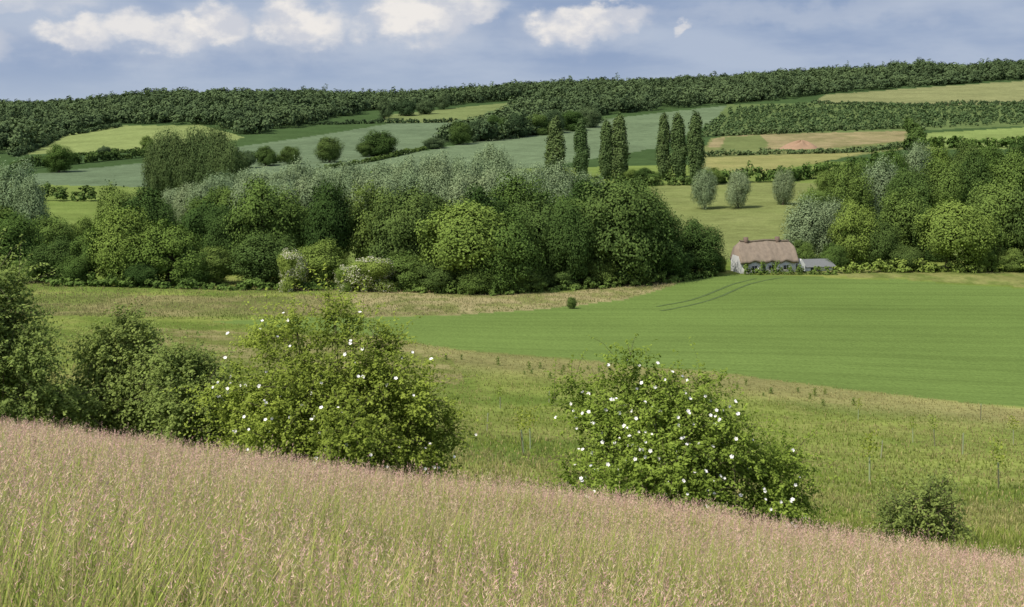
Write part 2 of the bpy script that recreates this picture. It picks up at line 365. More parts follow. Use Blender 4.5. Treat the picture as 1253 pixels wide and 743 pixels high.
for i,p_ in enumerate([192,208,224,240,255,270,283]): tree(p_,[168,160,161,157,160,156,168][i],252,42,'q',label='tall rounded dark poplar in a dense clump')
for p_,tp,w_ in [(679,146,32),(711,149,23),(742,148,23),(758,142,26),(812,142,23),(830,142,25),(851,140,27)]: tree(p_,tp,219,w_,'p')
# right hand wood
R=[(985,243,320,66,'w'),(1012,240,320,60,'w'),(1044,248,325,58,'l'),(1078,268,326,54,'d'),(1104,236,318,66,'g'),(1160,240,331,92,'l'),(1226,214,328,86,'g'),(1275,212,330,90,'d'),(1130,240,318,60,'d'),(1200,262,330,50,'g'),
(1000,222,285,50,'g'),(1040,206,285,60,'g'),(1078,196,282,62,'w'),(1112,200,285,62,'d'),(1150,192,285,66,'g'),(1190,186,284,66,'d'),(1236,182,284,70,'g'),(1280,180,284,70,'d'),
(1062,188,252,44,'d'),(1092,184,250,44,'g'),(1122,172,250,46,'w'),(1150,166,246,40,'l'),(1182,170,248,46,'d'),(1214,172,248,48,'g'),(1248,170,250,48,'d'),(1285,168,250,50,'g'),(1030,198,250,36,'d'),(1010,206,246,36,'g'),
(1020,300,328,40,'g'),(1110,300,331,44,'d'),(1205,300,332,40,'l'),(1240,300,332,44,'g'),(980,296,326,36,'g')]
for t_ in R: tree(*t_)
for t_ in [(862,207,256,36,'w'),(903,209,255,38,'w'),(958,206,251,30,'w')]: tree(*t_,label='young silvery green willow standing alone in the pasture')
# scattered
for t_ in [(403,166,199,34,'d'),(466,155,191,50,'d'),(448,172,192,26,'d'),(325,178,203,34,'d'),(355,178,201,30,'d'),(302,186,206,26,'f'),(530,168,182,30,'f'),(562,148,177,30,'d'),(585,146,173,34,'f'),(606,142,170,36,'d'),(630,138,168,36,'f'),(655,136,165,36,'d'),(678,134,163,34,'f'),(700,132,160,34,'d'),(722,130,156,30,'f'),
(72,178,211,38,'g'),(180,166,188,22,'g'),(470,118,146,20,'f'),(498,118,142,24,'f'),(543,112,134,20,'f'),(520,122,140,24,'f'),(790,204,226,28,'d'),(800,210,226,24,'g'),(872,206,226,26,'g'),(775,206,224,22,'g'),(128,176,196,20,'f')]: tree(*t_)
# ---------------------------------------------------------------- woodland masses (beyond counting)
def tmpl(n,seed):
    rg=np.random.default_rng(seed); P,Nn,t,c,R=broad(n,14,rg,'broad'); return P,Nn,t
TM=[tmpl(220,s) for s in range(6)]
def mass(name,pts,rad,hgt,mat,label,size=.12,tm=TM,tb=None):
    Vs=[];Ts=[];
    rg=np.random.default_rng(9); which=rg.integers(0,len(tm),len(pts))
    if tb is None: tb=np.zeros(len(pts))
    for k in range(len(tm)):
        sel=which==k; B=pts[sel]; r=rad[sel]; h=hgt[sel]
        if not len(B): continue
        P,Nn,t=tm[k]; an=rg.random(len(B))*6.28; ca,sa=np.cos(an)[:,None],np.sin(an)[:,None]
        def rot(Q): return np.stack([Q[None,:,0]*ca-Q[None,:,1]*sa,Q[None,:,0]*sa+Q[None,:,1]*ca,np.repeat(Q[None,:,2],len(B),0)],-1)
        Pp=rot(P); Pp[...,:2]*=r[:,None,None]; Pp[...,2]*=h[:,None]; Pp+=B[:,None,:]
        Nr=rot(Nn)
        tv=np.clip(t[None,:]*.75+ (rg.random(len(B))*.5-.12+tb[sel])[:,None],0,1.3)
        sz=np.repeat(r[:,None]*size,len(t),1)*(.8+.5*rg.random((len(B),len(t))))
        V,_=rhombi(Pp.reshape(-1,3),Nr.reshape(-1,3),sz.ravel(),.75,rg); Vs.append(V); Ts.append(np.repeat(tv.ravel(),4))
    V=np.concatenate(Vs); Fi=np.arange(len(V)).reshape(-1,4)
    o=link(name,mkmesh(name,V,Fi,mat,tint=np.concatenate(Ts)),kind='stuff',label=label,category='woodland' if 'wood' in name else 'hedge'); return o
WOODS=[[(-200,128),(0,128),(200,108),(330,100),(450,112),(450,138),(400,146),(350,160),(300,166),(245,152),(150,152),(75,164),(20,188),(-200,195)],
[(440,80),(1500,60),(1500,91),(1253,98),(1120,107),(1010,115),(960,122),(895,127),(740,141),(690,150),(600,158),(640,134),(670,128),(640,122),(560,129),(470,138),(440,130)],
[(540,172),(600,150),(700,138),(735,150),(640,168),(560,178)]]
n=26000; yy=rng.uniform(640,1760,n); xx=rng.uniform(-960,960,n); ok=np.abs(xx/yy)<.47; xx=xx[ok]; yy=yy[ok]
pp=CX+F*xx/yy; qq=pyof(xx,yy); ok=np.zeros(len(xx),bool)
for W in WOODS: ok|=inpoly(pp,qq,W)
ok|=(yy>1560)&(yy<1720)
ok&=~((yy>1720))
xx=xx[ok]; yy=yy[ok]; pp=pp[ok]; print('wood',len(xx))
nn=fbm(xx/70,yy/70,3); bump_=1+.5*np.exp(-((pp-1118)/40)**2)+.55*np.exp(-((pp-1215)/26)**2)
B=np.column_stack([xx,yy,zf(xx,yy)]); hh=rng.uniform(11,17,len(xx))*(.3+1.35*nn)*np.where(yy>1450,bump_,1)+4*(rng.random(len(xx))<.05)
mass('woodland',B,rng.uniform(6,11,len(xx)),hh,M_FAR_HAZE,'dark broadleaf woodland covering the far ridge',size=.105,tb=(fbm(xx/45+7,yy/45,3)-.5)*1.1)
# young plantation
xs=[];ys=[]
for yv in np.arange(800,1260,7.5):
    xr=np.arange(100,560,6.0); xs.append(xr+rng.normal(0,1.5,len(xr))); ys.append(np.full(len(xr),yv)+rng.normal(0,1.5,len(xr))+xr*.12)
xx=np.concatenate(xs); yy=np.concatenate(ys); pp=CX+F*xx/yy; qq=pyof(xx,yy)
ok=inpoly(pp,qq,[(900,133),(1000,129),(1260,129),(1260,152),(1120,158),(870,168),(860,160)])&(rng.random(len(xx))<.75); xx=xx[ok]; yy=yy[ok]; print('plant',len(xx))
hh=rng.uniform(2.,6,len(xx)); TM2=[tuple(a[:40] for a in t_) for t_ in [tmpl(44,50+s) for s in range(4)]]
mass('young_woodland',np.column_stack([xx,yy,zf(xx,yy)]),hh*.5,hh,M_PL,'young plantation of small green trees in rows',.28,TM2)
# hedges
def hedge(pts,h,w,mat,label,dmin=200,sp=None,hv=.5):
    P=np.array([spot(a_,b_,dmin)[:2] for a_,b_ in pts]); sp=sp or w*.45; out=[]
    for i in range(len(P)-1):
        L=np.linalg.norm(P[i+1]-P[i]); k=max(2,int(L/sp)); t=np.linspace(0,1,k,endpoint=False)[:,None]; out.append(P[i]*(1-t)+P[i+1]*t)
    Q=np.concatenate(out); Q=Q+rng.normal(0,w*.12,Q.shape); hh=h*(1-hv/2+hv*rng.random(len(Q)))*(.6+.8*fbm(Q[:,0]/15,Q[:,1]/15,2))
    o=mass('hedge',np.column_stack([Q,zf(Q[:,0],Q[:,1])-.2]),np.full(len(Q),w/2)*rng.uniform(.8,1.3,len(Q)),hh,mat,label,.14)
    del o['kind']; o['category']='hedge'; o['group']='field hedges'
    o.name='hedge'
hedge([(18,208),(100,200),(180,192),(215,187)],6,6,M_D,'dark hedge between two far fields')
hedge([(870,224),(950,223),(1030,216),(1100,206)],7,6,M_G,'green hedge along the top of the pasture')
hedge([(290,196),(345,200)],6,6,M_D,'short dark hedge with trees')
hedge([(760,226),(800,228),(868,226)],4,5,M_D,'hedge at the foot of the poplars')
hedge([(30,246),(70,246),(125,246)],6,6,M_D,'dark hedge behind pasture')
hedge([(380,153),(470,151),(556,150)],4,5,M_FAR_HAZE,'thin hedge at the top of a blue-green field')
hedge([(1110,184),(1180,181),(1290,180)],7,8,M_G,'hedge below the bright field')
hedge([(855,168),(940,164),(1030,159),(1110,157),(1135,160)],5,6,M_PL,'hedge along the bare field')
hedge([(862,192),(940,189),(1005,188),(1060,186),(1108,180)],3.5,5,M_PL,'hedge between bare strip and yellow field')
hedge([(1110,157),(1125,170),(1118,184)],7,7,M_D,'dark hedge corner by the bare field')
hedge([(995,127),(1125,130),(1290,128)],4,5,M_FAR_HAZE,'hedge under the pale field')
hedge([(18,192),(75,167),(150,155)],5,6,M_FAR_HAZE,'hedge round the pale green field')
hedge([(255,182),(130,188),(60,193)],3,5,M_D,'low hedge under the pale green field')
hedge([(400,207),(460,197),(520,183)],3,4,M_D,'low hedge across blue-green field')
hedge([(1030,334),(1080,333),(1180,333),(1300,333)],2.2,3,M_L,'low scrub along the far edge of the crop',150,hv=.9)
hedge([(912,336),(945,336),(985,336),(1028,336)],1.7,1.6,M_G,'low garden hedge in front of the cottage',150,hv=1.2)
hedge([(60,350),(200,353),(350,355),(480,355)],1.8,3,M_G,'low scrub under the tree belt',150,hv=.9)
hedge([(480,357),(600,361),(700,355),(800,348),(878,338)],1.8,2.6,M_G,'nettles and brambles under the tree belt',150,hv=.9)
# soil mound
q=spot(980,182,430); th_=np.linspace(0,2*np.pi,28,endpoint=False); L=[]
rings=np.linspace(1,0.02,9); V=[];k=len(th_)
for r_ in rings:
    for t_ in th_: V.append((12*r_*math.cos(t_)*(1+.12*math.sin(3*t_)),7*r_*math.sin(t_),4.2*(1-r_**1.6)*(1+.25*math.sin(4*t_+r_*5))-.3))
V=np.array(V); i=np.arange(8)[:,None]*k; j=np.arange(k)[None]; Fi=np.stack([i+j,i+(j+1)%k,i+k+(j+1)%k,i+k+j],-1).reshape(-1,4)
o=link('soil_mound',mkmesh('soil_mound',V,Fi,plain('bare_soil',S(156,128,104),.2,.5),smooth=True),label='brownish heap of bare soil on the open field',category='soil heap'); o.location=q
# ---------------------------------------------------------------- SHRUBS (near)
def shrub(name,cat,label,px_,D,blobs,nsh,lps,leaf,mat,flowers=0,group=None,shl=(.3,.75),wild=.10,K2=62,cr=(.20,.44)):
    q=at(px_,D); rg=np.random.default_rng(int(px_)+77)
    e=link(name,None); e.location=q; e['label']=label; e['category']=cat
    if group: e['group']=group
    cs=[];Rs=[]
    for (bx,by,rx,ry,dy) in blobs:
        DD=D+dy; cs.append(((bx-CX)/F*DD-q[0],dy,Z0-(by-HY)/F*DD-q[2])); Rs.append((rx/F*DD,rx/F*DD*.9,ry/F*DD))
    cs=np.array(cs);Rs=np.array(Rs)
    w=Rs[:,0]*Rs[:,2]; w/=w.sum()
    pi=rg.choice(len(cs),K2,p=w); v2=unit(rg.normal(size=(K2,3))+np.array([0,0,.05])); c2=cs[pi]+v2*Rs[pi]*rg.uniform(.35,.95,(K2,1)); R2_=np.minimum(Rs[pi].mean(1,keepdims=True)*rg.uniform(*cr,(K2,1)),.7)*np.array([1.1,1.1,.9])
    w2=(R2_[:,0]**2); w2/=w2.sum(); lr2=rg.random(K2)
    li=rg.choice(K2,nsh,p=w2); v=unit(rg.normal(size=(nsh,3))+np.array([0,0,.15])); rad=(.2+.75*rg.random(nsh)**.6)
    P0=c2[li]+v*R2_[li]*rad[:,None]
    out_=unit((P0-cs[pi[li]])/Rs[pi[li]])
    core=rg.random(nsh)<.2; vi=unit(rg.normal(size=(nsh,3))); qi=rg.choice(len(cs),nsh,p=w); P0=np.where(core[:,None],cs[qi]+vi*Rs[qi]*(.8*rg.random((nsh,1))**.4),P0)
    gz=zf(q[0]+P0[:,0],q[1]+P0[:,1])-q[2]
    dr=unit(out_*.6+v*.3+rg.normal(size=v.shape)*.5+np.array([0,0,.45])); ln=rg.uniform(*shl,nsh)*(1+1.4*((rg.random(nsh)<wild)&(out_[:,2]>-.2)))
    P0[:,2]=np.maximum(P0[:,2],gz+.1*rg.random(nsh))
    t=np.tile(np.linspace(.08,1,lps),(nsh,1))+rg.normal(0,.02,(nsh,lps))
    droop=np.array([0,0,-1.])
    L=P0[:,None]+dr[:,None]*(ln[:,None]*t)[...,None]+droop*(ln[:,None]*.35*t**2)[...,None]
    side=rg.normal(size=(nsh,lps,3)); L=L+unit(side)*(.03+.06*(1-t))[...,None]
    Nn=unit(side)*.5+np.array([-.1,-.25,.7])+dr[:,None]*.2+rg.normal(size=side.shape)*.25
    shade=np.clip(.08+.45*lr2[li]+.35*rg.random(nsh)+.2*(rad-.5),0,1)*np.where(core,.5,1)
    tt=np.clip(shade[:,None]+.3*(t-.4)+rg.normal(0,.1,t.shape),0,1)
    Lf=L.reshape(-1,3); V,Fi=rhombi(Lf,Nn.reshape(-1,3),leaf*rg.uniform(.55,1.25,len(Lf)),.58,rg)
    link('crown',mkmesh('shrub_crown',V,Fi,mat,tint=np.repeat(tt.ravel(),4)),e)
    parts=[]
    for s in range(26):
        k=rg.integers(0,K2); tip=c2[k].copy(); tip[2]=abs(tip[2]); b0=np.array([c2[k][0]*.6+rg.normal()*.15,c2[k][1]*.5+rg.normal()*.15,-.15])
        b0[2]=float(zf(q[0]+b0[0],q[1]+b0[1]))-q[2]-.1
        mid=(b0*.5+tip*.5)+rg.normal(size=3)*.12; parts.append(tube([b0,mid,tip],[.028,.018,.006],5))
    lw=np.where(ln>shl[1])[0]; sel=np.concatenate([rg.choice(nsh,min(nsh,700),replace=False),lw])
    A=P0[sel]; M1=A+dr[sel]*ln[sel][:,None]*.5+droop*(ln[sel]*.0875)[:,None]; Bm=A+dr[sel]*ln[sel][:,None]+droop*(ln[sel]*.35)[:,None]; wv=unit(np.cross(dr[sel],rg.normal(size=(len(sel),3))))*.005
    V=np.stack([A-wv,A+wv,M1+wv*.7,M1-wv*.7],1).reshape(-1,3); parts.append((V,np.arange(len(V)).reshape(-1,4)))
    V=np.stack([M1-wv*.7,M1+wv*.7,Bm+wv*.3,Bm-wv*.3],1).reshape(-1,3); parts.append((V,np.arange(len(V)).reshape(-1,4)))
    V,Fi=joinVF(parts); link('branch',mkmesh('shrub_branch',V,Fi,M_BARK),e)
    if flowers:
        cand=np.where((rad>.6)&(~core)&(ln<=shl[1])&(dr[:,2]>-.1)&(out_[:,1]<.3))[0]; cl_=lr2[li[cand]]; pr=np.where(cl_>.5,4.,.8); c_=rg.choice(cand,flowers,p=pr/pr.sum())
        tf=rg.uniform(.6,1.,flowers)
        Pf=P0[c_]+dr[c_]*(ln[c_]*tf)[:,None]+droop*(ln[c_]*.35*tf**2)[:,None]+np.array([0,-.07,.06])
        Nf=unit(dr[c_]*.5+np.array([-.1,-.7,.4])+rg.normal(size=(flowers,3))*.3)
        R1=unit(np.cross(Nf,rg.normal(size=(flowers,3)))); R2=np.cross(Nf,R1); Vs=[]
        fs_=rg.uniform(.7,1.2,(flowers,1))
        for k in range(5):
            a0=k*2*np.pi/5; u0=R1*math.cos(a0)+R2*math.sin(a0); s0=-R1*math.sin(a0)+R2*math.cos(a0); r_=.036*fs_
            Vs.append(np.stack([Pf,Pf+u0*r_*.7+s0*r_*.5+Nf*.01,Pf+u0*r_*1.1+Nf*.015,Pf+u0*r_*.7-s0*r_*.5+Nf*.01],1))
        V=np.concatenate(Vs).reshape(-1,3); o=link('blossom',mkmesh('rose_blossom',V,np.arange(len(V)).reshape(-1,4),M_FLOW),e); o['kind']='stuff'
    return e
shrub('rose_bush','rose bush','large arching dog rose bush with white flowers',820,25.5,
 [(775,488,44,72,0),(735,515,44,60,.3),(835,530,70,70,-.3),(890,562,76,66,-.4),(950,588,52,54,0),(705,590,40,44,.5),(790,600,125,55,-.6),(692,482,30,18,.3),(900,618,90,36,-.3)],4500,19,.039,M_ROSE,240,wild=.17)
shrub('rose_bush','rose bush','tall spreading dog rose bush with white flowers',420,27,
 [(392,425,48,54,0),(445,455,70,56,-.3),(340,452,58,54,.2),(492,488,60,58,-.3),(530,530,46,56,0),(400,530,125,58,-.4),(300,500,52,52,0),(405,394,30,26,0),(470,560,100,36,-.3),(330,550,70,34,-.2)],4900,19,.039,M_ROSE,170,wild=.17)
shrub('thorn_bush','bush','dense dark thorn bush on the slope',6,29,
 [(0,420,60,80,0),(22,470,46,50,-.5),(-40,420,70,90,.5),(5,370,36,42,0)],3400,16,.045,M_ROSED,6)
shrub('thorn_bush','bush','upright dark green thorn bush on the slope',150,31,
 [(152,435,44,48,0),(175,480,54,50,-.3),(128,485,42,50,0),(155,398,18,24,0)],2500,16,.045,M_ROSED,0)
shrub('thorn_bush','bush','rounded green thorn bush beside the rose',235,29,
 [(232,490,46,55,0),(262,510,36,45,-.3),(220,460,28,30,0),(75,506,30,30,0)],2200,16,.045,M_ROSED,0)
shrub('thorn_bush','bush','small low ragged thorn bush on the grassy slope',1132,24.5,
 [(1112,634,40,24,0),(1150,600,22,26,0),(1160,642,36,20,0),(1090,646,26,14,0),(1135,625,34,28,0)],500,14,.035,M_ROSED,0,wild=.3,K2=30,shl=(.2,.5),cr=(.3,.6))
# ---------------------------------------------------------------- foreground GRASS
M_GR=colmat('grass_blades',.25)
def grass_mesh(Px,Py,h,pan,colg,colp,seed,wscale=1.,nbl=3,npan=9,ps=1.):
    rg=np.random.default_rng(seed); M=len(Px); P=np.column_stack([Px,Py,zf(Px,Py)-.03])
    an=rg.random(M)*6.28; lean=np.column_stack([np.cos(an),np.sin(an)])*(h*rg.uniform(0,.28,M))[:,None]; lean[:,0]+=h*.06
    tip=P+np.column_stack([lean,h]); wa=rg.random(M)*6.28; wv=np.column_stack([np.cos(wa),np.sin(wa)*.5,np.zeros(M)])
    ws=np.asarray(wscale).reshape(-1,1)*np.ones((M,1))
    Vs=[];Cs=[]
    s=.0018*ws; stemc=lerp(colg,colp,.5)
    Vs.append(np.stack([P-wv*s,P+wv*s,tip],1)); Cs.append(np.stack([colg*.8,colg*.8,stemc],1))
    for b in range(nbl):
        a2=rg.random(M)*6.28; d2=np.column_stack([np.cos(a2),np.sin(a2),np.zeros(M)]); w2=np.column_stack([-np.sin(a2),np.cos(a2),np.zeros(M)])*(.0036*ws)
        hb=(h*rg.uniform(.42,.90,M))[:,None]; b0=P+d2*.04*rg.random((M,1)); up=np.array([0,0,1.])
        sp=rg.uniform(.1,.38,(M,1))
        m0=b0+d2*hb*sp*.5+up*hb*.6; t0=b0+d2*hb*sp*1.7+up*hb
        c1_=colg*rg.uniform(.8,1.15,(M,1)); dry=(rg.random((M,1))<.14); c1_=np.where(dry,S(182,168,118),c1_)
        Vs+= [np.stack([b0-w2,b0+w2,m0-w2],1),np.stack([b0+w2,m0+w2,m0-w2],1),np.stack([m0-w2,m0+w2,t0],1)]
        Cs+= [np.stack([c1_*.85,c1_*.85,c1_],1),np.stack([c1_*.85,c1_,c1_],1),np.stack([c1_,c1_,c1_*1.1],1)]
    sel=np.where(pan)[0]; K=len(sel)
    pl=rg.uniform(.09,.18,K)
    dirn=unit(tip[sel]-P[sel])
    for b in range(npan):
        t=(b+rg.random(K))/npan; c=tip[sel]-dirn*(pl*(1-t))[:,None]
        o=rg.normal(size=(K,3)); o[:,2]*=.3; o=unit(o); spread=(.014*(1-t)+.003)[:,None]*ws[sel]*ps
        a_=c+o*spread*.3; dd=unit(dirn+o*.45)*(.012*ws[sel]**.5)*ps
        wv2=unit(np.cross(dd,rg.normal(size=(K,3))))*.0018*ws[sel]*ps
        Vs.append(np.stack([a_-wv2,a_+wv2,a_+dd+o*spread],1)); cc=colp[sel]*rg.uniform(.85,1.15,(K,1)); Cs.append(np.stack([cc,cc,cc*1.05],1))
    V=np.concatenate(Vs).reshape(-1,3); Cc=np.concatenate(Cs).reshape(-1,3)
    return V,np.arange(len(V)).reshape(-1,3),Cc
n=95000
pxx=rng.uniform(-120,1380,n); ed=gedge(pxx)+rng.normal(0,.5,n)
q_=rng.random(n); Dn=np.where(rng.random(n)<.5,np.sqrt(2.6**2+(ed**2-2.6**2)*q_),2.6+(ed-2.6)*q_)
gx=(pxx-CX)/F*Dn; gy=Dn
cl=fbm(gx/1.3,gy/1.3,3); cl2=fbm(gx/4+9,gy/4+3,2)
h=(.38+.28*rng.random(n))*(.74+.52*cl)*np.interp(pxx,[0,626,1253],[1.2,1.,.98])
pan=rng.random(n)<(.50+.7*(cl2-.45))
cg=lerp(S(124,146,62),S(168,176,92),rng.random((n,1))); cg=lerp(cg,S(186,172,122),(rng.random((n,1))<.16)*.8)
r_=rng.random((n,1)); cp=np.where(r_<.55,S(214,176,164),np.where(r_<.8,S(216,196,164),S(184,146,136)))*1.08
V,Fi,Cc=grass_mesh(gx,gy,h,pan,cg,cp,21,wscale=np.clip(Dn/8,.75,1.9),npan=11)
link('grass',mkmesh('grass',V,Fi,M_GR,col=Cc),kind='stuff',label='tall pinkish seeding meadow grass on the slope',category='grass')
# meadow grass
n=95000
pxx=rng.uniform(-120,1380,n); lo=np.log(gedge(pxx)-.5); Dn=np.exp(lo+(math.log(150)-lo)*rng.random(n)**.9)
gx=(pxx-CX)/F*Dn; gy=Dn; ppy=pyof(gx,gy); ok=~inpoly(pxx,ppy,CROP); gx,gy,Dn,pxx,ppy=gx[ok],gy[ok],Dn[ok],pxx[ok],ppy[ok]; n=len(gx)
cl=fbm(gx/5+3,gy/7,3)[:,None]; cl3=fbm(gx/14+30,gy/10,3)[:,None]
bd=bandf(pxx,ppy,Dn)[:,None]
cg=lerp(S(110,130,56),S(142,152,74),cl); dryf=sstep(.51,.70,cl3)*.65+sstep(60,110,Dn)[:,None]*.1+bd*.75
cg=lerp(cg,S(162,150,106),np.clip(dryf,0,1)*.7)
h=(.15+.19*rng.random(n))*(.7+.7*cl[:,0]); cp=lerp(S(172,154,116),S(186,168,132),rng.random((n,1)))
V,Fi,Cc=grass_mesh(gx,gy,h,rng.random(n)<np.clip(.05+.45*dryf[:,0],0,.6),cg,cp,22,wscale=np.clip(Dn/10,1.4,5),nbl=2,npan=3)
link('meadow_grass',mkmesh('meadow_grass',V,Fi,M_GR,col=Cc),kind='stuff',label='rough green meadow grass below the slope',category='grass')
# verge grass near the belt
n=26000; pxx=rng.uniform(-100,900,n); qy=rng.uniform(345,392,n)
Dg=np.interp(-qy,-np.array([392,345.]),[152,212]); gx=(pxx-CX)/F*Dg; gy=Dg; ppy=pyof(gx,gy); ok=~inpoly(pxx,ppy,CROP); gx,gy,Dg,pxx=gx[ok],gy[ok],Dg[ok],pxx[ok]; n=len(gx)
cl=fbm(gx/20,gy/8,4)[:,None]; cg=lerp(S(106,120,60),S(160,150,112),sstep(.35,.62,cl)*np.interp(pxx,[100,500],[.6,1.])[:,None]); cp=cg*1.1
V,Fi,Cc=grass_mesh(gx,gy,(.2+.3*rng.random(n))*(.5+cl[:,0]),rng.random(n)<.2,cg,cp,23,wscale=np.full(n,7.),nbl=2,npan=2)
link('verge_grass',mkmesh('verge_grass',V,Fi,M_GR,col=Cc),kind='stuff',label='dry buff grass between crop and trees',category='grass')
# ---------------------------------------------------------------- saplings in tree guards
M_TUBE=plain('guard_plastic',S(152,162,126),.08,2,.5,0); M_STK=plain('stake_wood',(0.22,.16,.1),.3,8)
Vt,Ft=tube([(0,0,0),(0,0,.6),(0,0,1.1)],[.035,.035,.04],10); me_t=mkmesh('tree_guard',Vt,Ft,M_TUBE,smooth=True)
Vt,Ft=tube([(.055,0,-.05),(.055,0,.6),(.055,0,1.0)],[.016,.016,.016],4); me_s=mkmesh('guard_stake',Vt,Ft,M_STK)
rg=np.random.default_rng(8); Cn=rg.normal(size=(130,3))*np.array([.16,.16,.28])+np.array([0,0,1.5]); V,Fi=rhombi(Cn,rg.normal(size=Cn.shape)+np.array([0,0,.6]),np.full(130,.06),.6,rg)
me_l=mkmesh('sapling_crown',V,Fi,M_ROSE,tint=np.repeat(rg.random(130),4))
for i,(a_,d_) in enumerate([(596,70),(641,56),(649,60),(672,88),(612,84),(1064,50),(1078,62),(1117,72),(1144,70),(1178,66),(1222,50),(1050,84),(1200,88),(1240,72)]):
    e=link('sapling',None); e.location=at(a_,d_); s=rng.uniform(.75,1.1); e.scale=(s,s,s); e.rotation_euler=(rng.normal()*.05,rng.normal()*.05,rng.random()*6)
    e['label']='young sapling in pale tree guard tied to stake'; e['category']='sapling'; e['group']='saplings planted in the meadow'
    link('tree_guard',me_t,e); link('stake',me_s,e)
    if i%3!=0: link('crown',me_l,e)
# weeds along the meadow / crop edge
rg=np.random.default_rng(18); Cn=np.column_stack([rg.normal(size=(110,2))*.11,rg.random(110)*.9]); V,Fi=rhombi(Cn,rg.normal(size=Cn.shape),np.full(110,.09),.5,rg); me_w=mkmesh('weed_leaves',V,Fi,M_ROSED,tint=np.repeat(rg.random(110),4))
for i in range(36):
    a_=rng.uniform(540,1050); qy=np.interp(a_,[540,700,900,1050],[436,449,466,488])+abs(rng.normal())*9
    q=spot(a_,qy,45,200); e=link('weed_plant',me_w); e.location=q; s=rng.uniform(.35,.8); e.scale=(s,s,s*rng.uniform(.7,1.1)); e.rotation_euler[2]=rng.random()*6
    e['label']='dark leafy dock plant in rough meadow'; e['category']='weed'; e['group']='dock plants in the meadow'
tree(700,363,378,14,'g',label='lone small bush in the dry verge')
# ---------------------------------------------------------------- COTTAGE
M_TH=plain('thatch',S(138,124,110),.35,2.2,.95,.6,(1,1,.3)); M_WALL=plain('limewash',S(212,212,210),.08,1.5,.9,.1); M_SL=plain('slate',S(116,118,118),.15,3)
M_BR=plain('brick',S(120,102,92),.25,8); M_GL=plain('window_glass',(0.03,0.035,0.04),.1,2,.15,0); M_FRM=plain('white_paint',(.6,.6,.58),.05,2,.6,0); M_DOOR=plain('door_paint',S(70,84,70),.1,3)
cot=link('cottage',None); qc=spot(935,332,150,300); qc[2]-=.2; cot.location=qc; cot.rotation_euler=(0,0,math.radians(10)); cot.scale=(.95,.95,.92)
cot['label']='whitewashed cottage with thatched roof at the field edge'; cot['category']='house'
def box(name,x0,x1,y0,y1,z0,z1,mat,parent):
    V=np.array([(x,y,z) for z in (z0,z1) for y in (y0,y1) for x in (x0,x1)],float); Fi=np.array([(0,2,3,1),(4,5,7,6),(0,1,5,4),(2,6,7,3),(0,4,6,2),(1,3,7,5)])
    return link(name,mkmesh(name,V,Fi,mat),parent)
Lx=5.6
box('wall',-5.2,5.2,-2.6,2.6,-.4,2.75,M_WALL,cot)
ns=64; nt_=14; s=np.linspace(-1,1,ns); t=np.linspace(0,1,nt_); 
def roof_side(sg):
    G=np.zeros((nt_,ns,3))
    for i,tt in enumerate(t):
        ex=Lx-.8*max(0,1-tt/.35)
        xs_=s*ex; eb=np.zeros(ns)
        if sg<0:
            for c_,am in ((-2.9,.5),(0.4,.4),(3.3,.5)): eb+=am*np.exp(-((xs_-c_)/.7)**2)
        rz=6.1+.12*np.sin(xs_*.9+1)+.05*np.sin(xs_*2.7)
        G[i,:,0]=xs_; G[i,:,1]=sg*(3.15*tt+.12*math.sin(tt*3.14)); G[i,:,2]=rz-(rz-2.4)*tt+eb*.85*max(0,(tt-.45)/.55)**1.3+.03*np.sin(xs_*5)+.12*math.sin(tt*3.14)
    return G
GA=roof_side(-1); GB=roof_side(1); Vr=np.concatenate([GA.reshape(-1,3),GB.reshape(-1,3)]); ia=np.arange(nt_*ns).reshape(nt_,ns); ib=ia+nt_*ns; fs=[]
for G,fl in ((ia,0),(ib,1)):
    f=np.stack([G[:-1,:-1],G[1:,:-1],G[1:,1:],G[:-1,1:]],-1).reshape(-1,4); fs.append(f[:,::-1] if fl else f)
for cidx in (0,-1):
    f=np.stack([ia[:-1,cidx],ib[:-1,cidx],ib[1:,cidx],ia[1:,cidx]],-1); fs.append(f if cidx==0 else f[:,::-1])
low=Vr[np.concatenate([ia[-1],ib[-1]])].copy(); low[:,2]-=.32; low[:,1]*=.93; o0=len(Vr); Vr=np.concatenate([Vr,low]); la=np.arange(ns)+o0; lb=la+ns
fs.append(np.stack([ia[-1,:-1],la[:-1],la[1:],ia[-1,1:]],-1)); fs.append(np.stack([ib[-1,:-1],ib[-1,1:],lb[1:],lb[:-1]],-1)); fs.append(np.stack([la[:-1],lb[:-1],lb[1:],la[1:]],-1))
fs.append(np.array([[ia[-1,0],ib[-1,0],lb[0],la[0]],[ia[-1,-1],la[-1],lb[-1],ib[-1,-1]]]))
rf=link('roof',mkmesh('thatch_roof',Vr,np.concatenate(fs),M_TH,smooth=True),cot)
Vr2,Fr2=tube([(x_,0,6.14+.12*math.sin(x_*.9+1)) for x_ in (-4.8,-3.6,-2.4,-1.2,0,1.2,2.4,3.6,4.8)],[.2]*9,8); link('ridge',mkmesh('ridge',Vr2,Fr2,plain('ridge_thatch',S(116,104,92),.2,4),smooth=True),rf)
for xc in (-3.6,2.6):
    c=box('chimney',xc-.35,xc+.35,-.35,.35,5.2,6.85,M_BR,rf)
V=np.array([(-5.63,-2.5,-.4),(-5.63,2.5,-.4),(-5.63,2.5,2.2),(-5.63,1.5,3.4),(-5.63,-1.5,3.4),(-5.63,-2.5,2.2)]); V=np.concatenate([V,V+np.array([.42,0,0])])
me=bpy.data.meshes.new('gable_end'); me.from_pydata([tuple(v) for v in V],[],[(0,1,2,3,4,5),(11,10,9,8,7,6)]+[(k,6+k,6+(k+1)%6,(k+1)%6) for k in range(6)]); me.materials.append(M_WALL); link('gable_wall',me,cot)
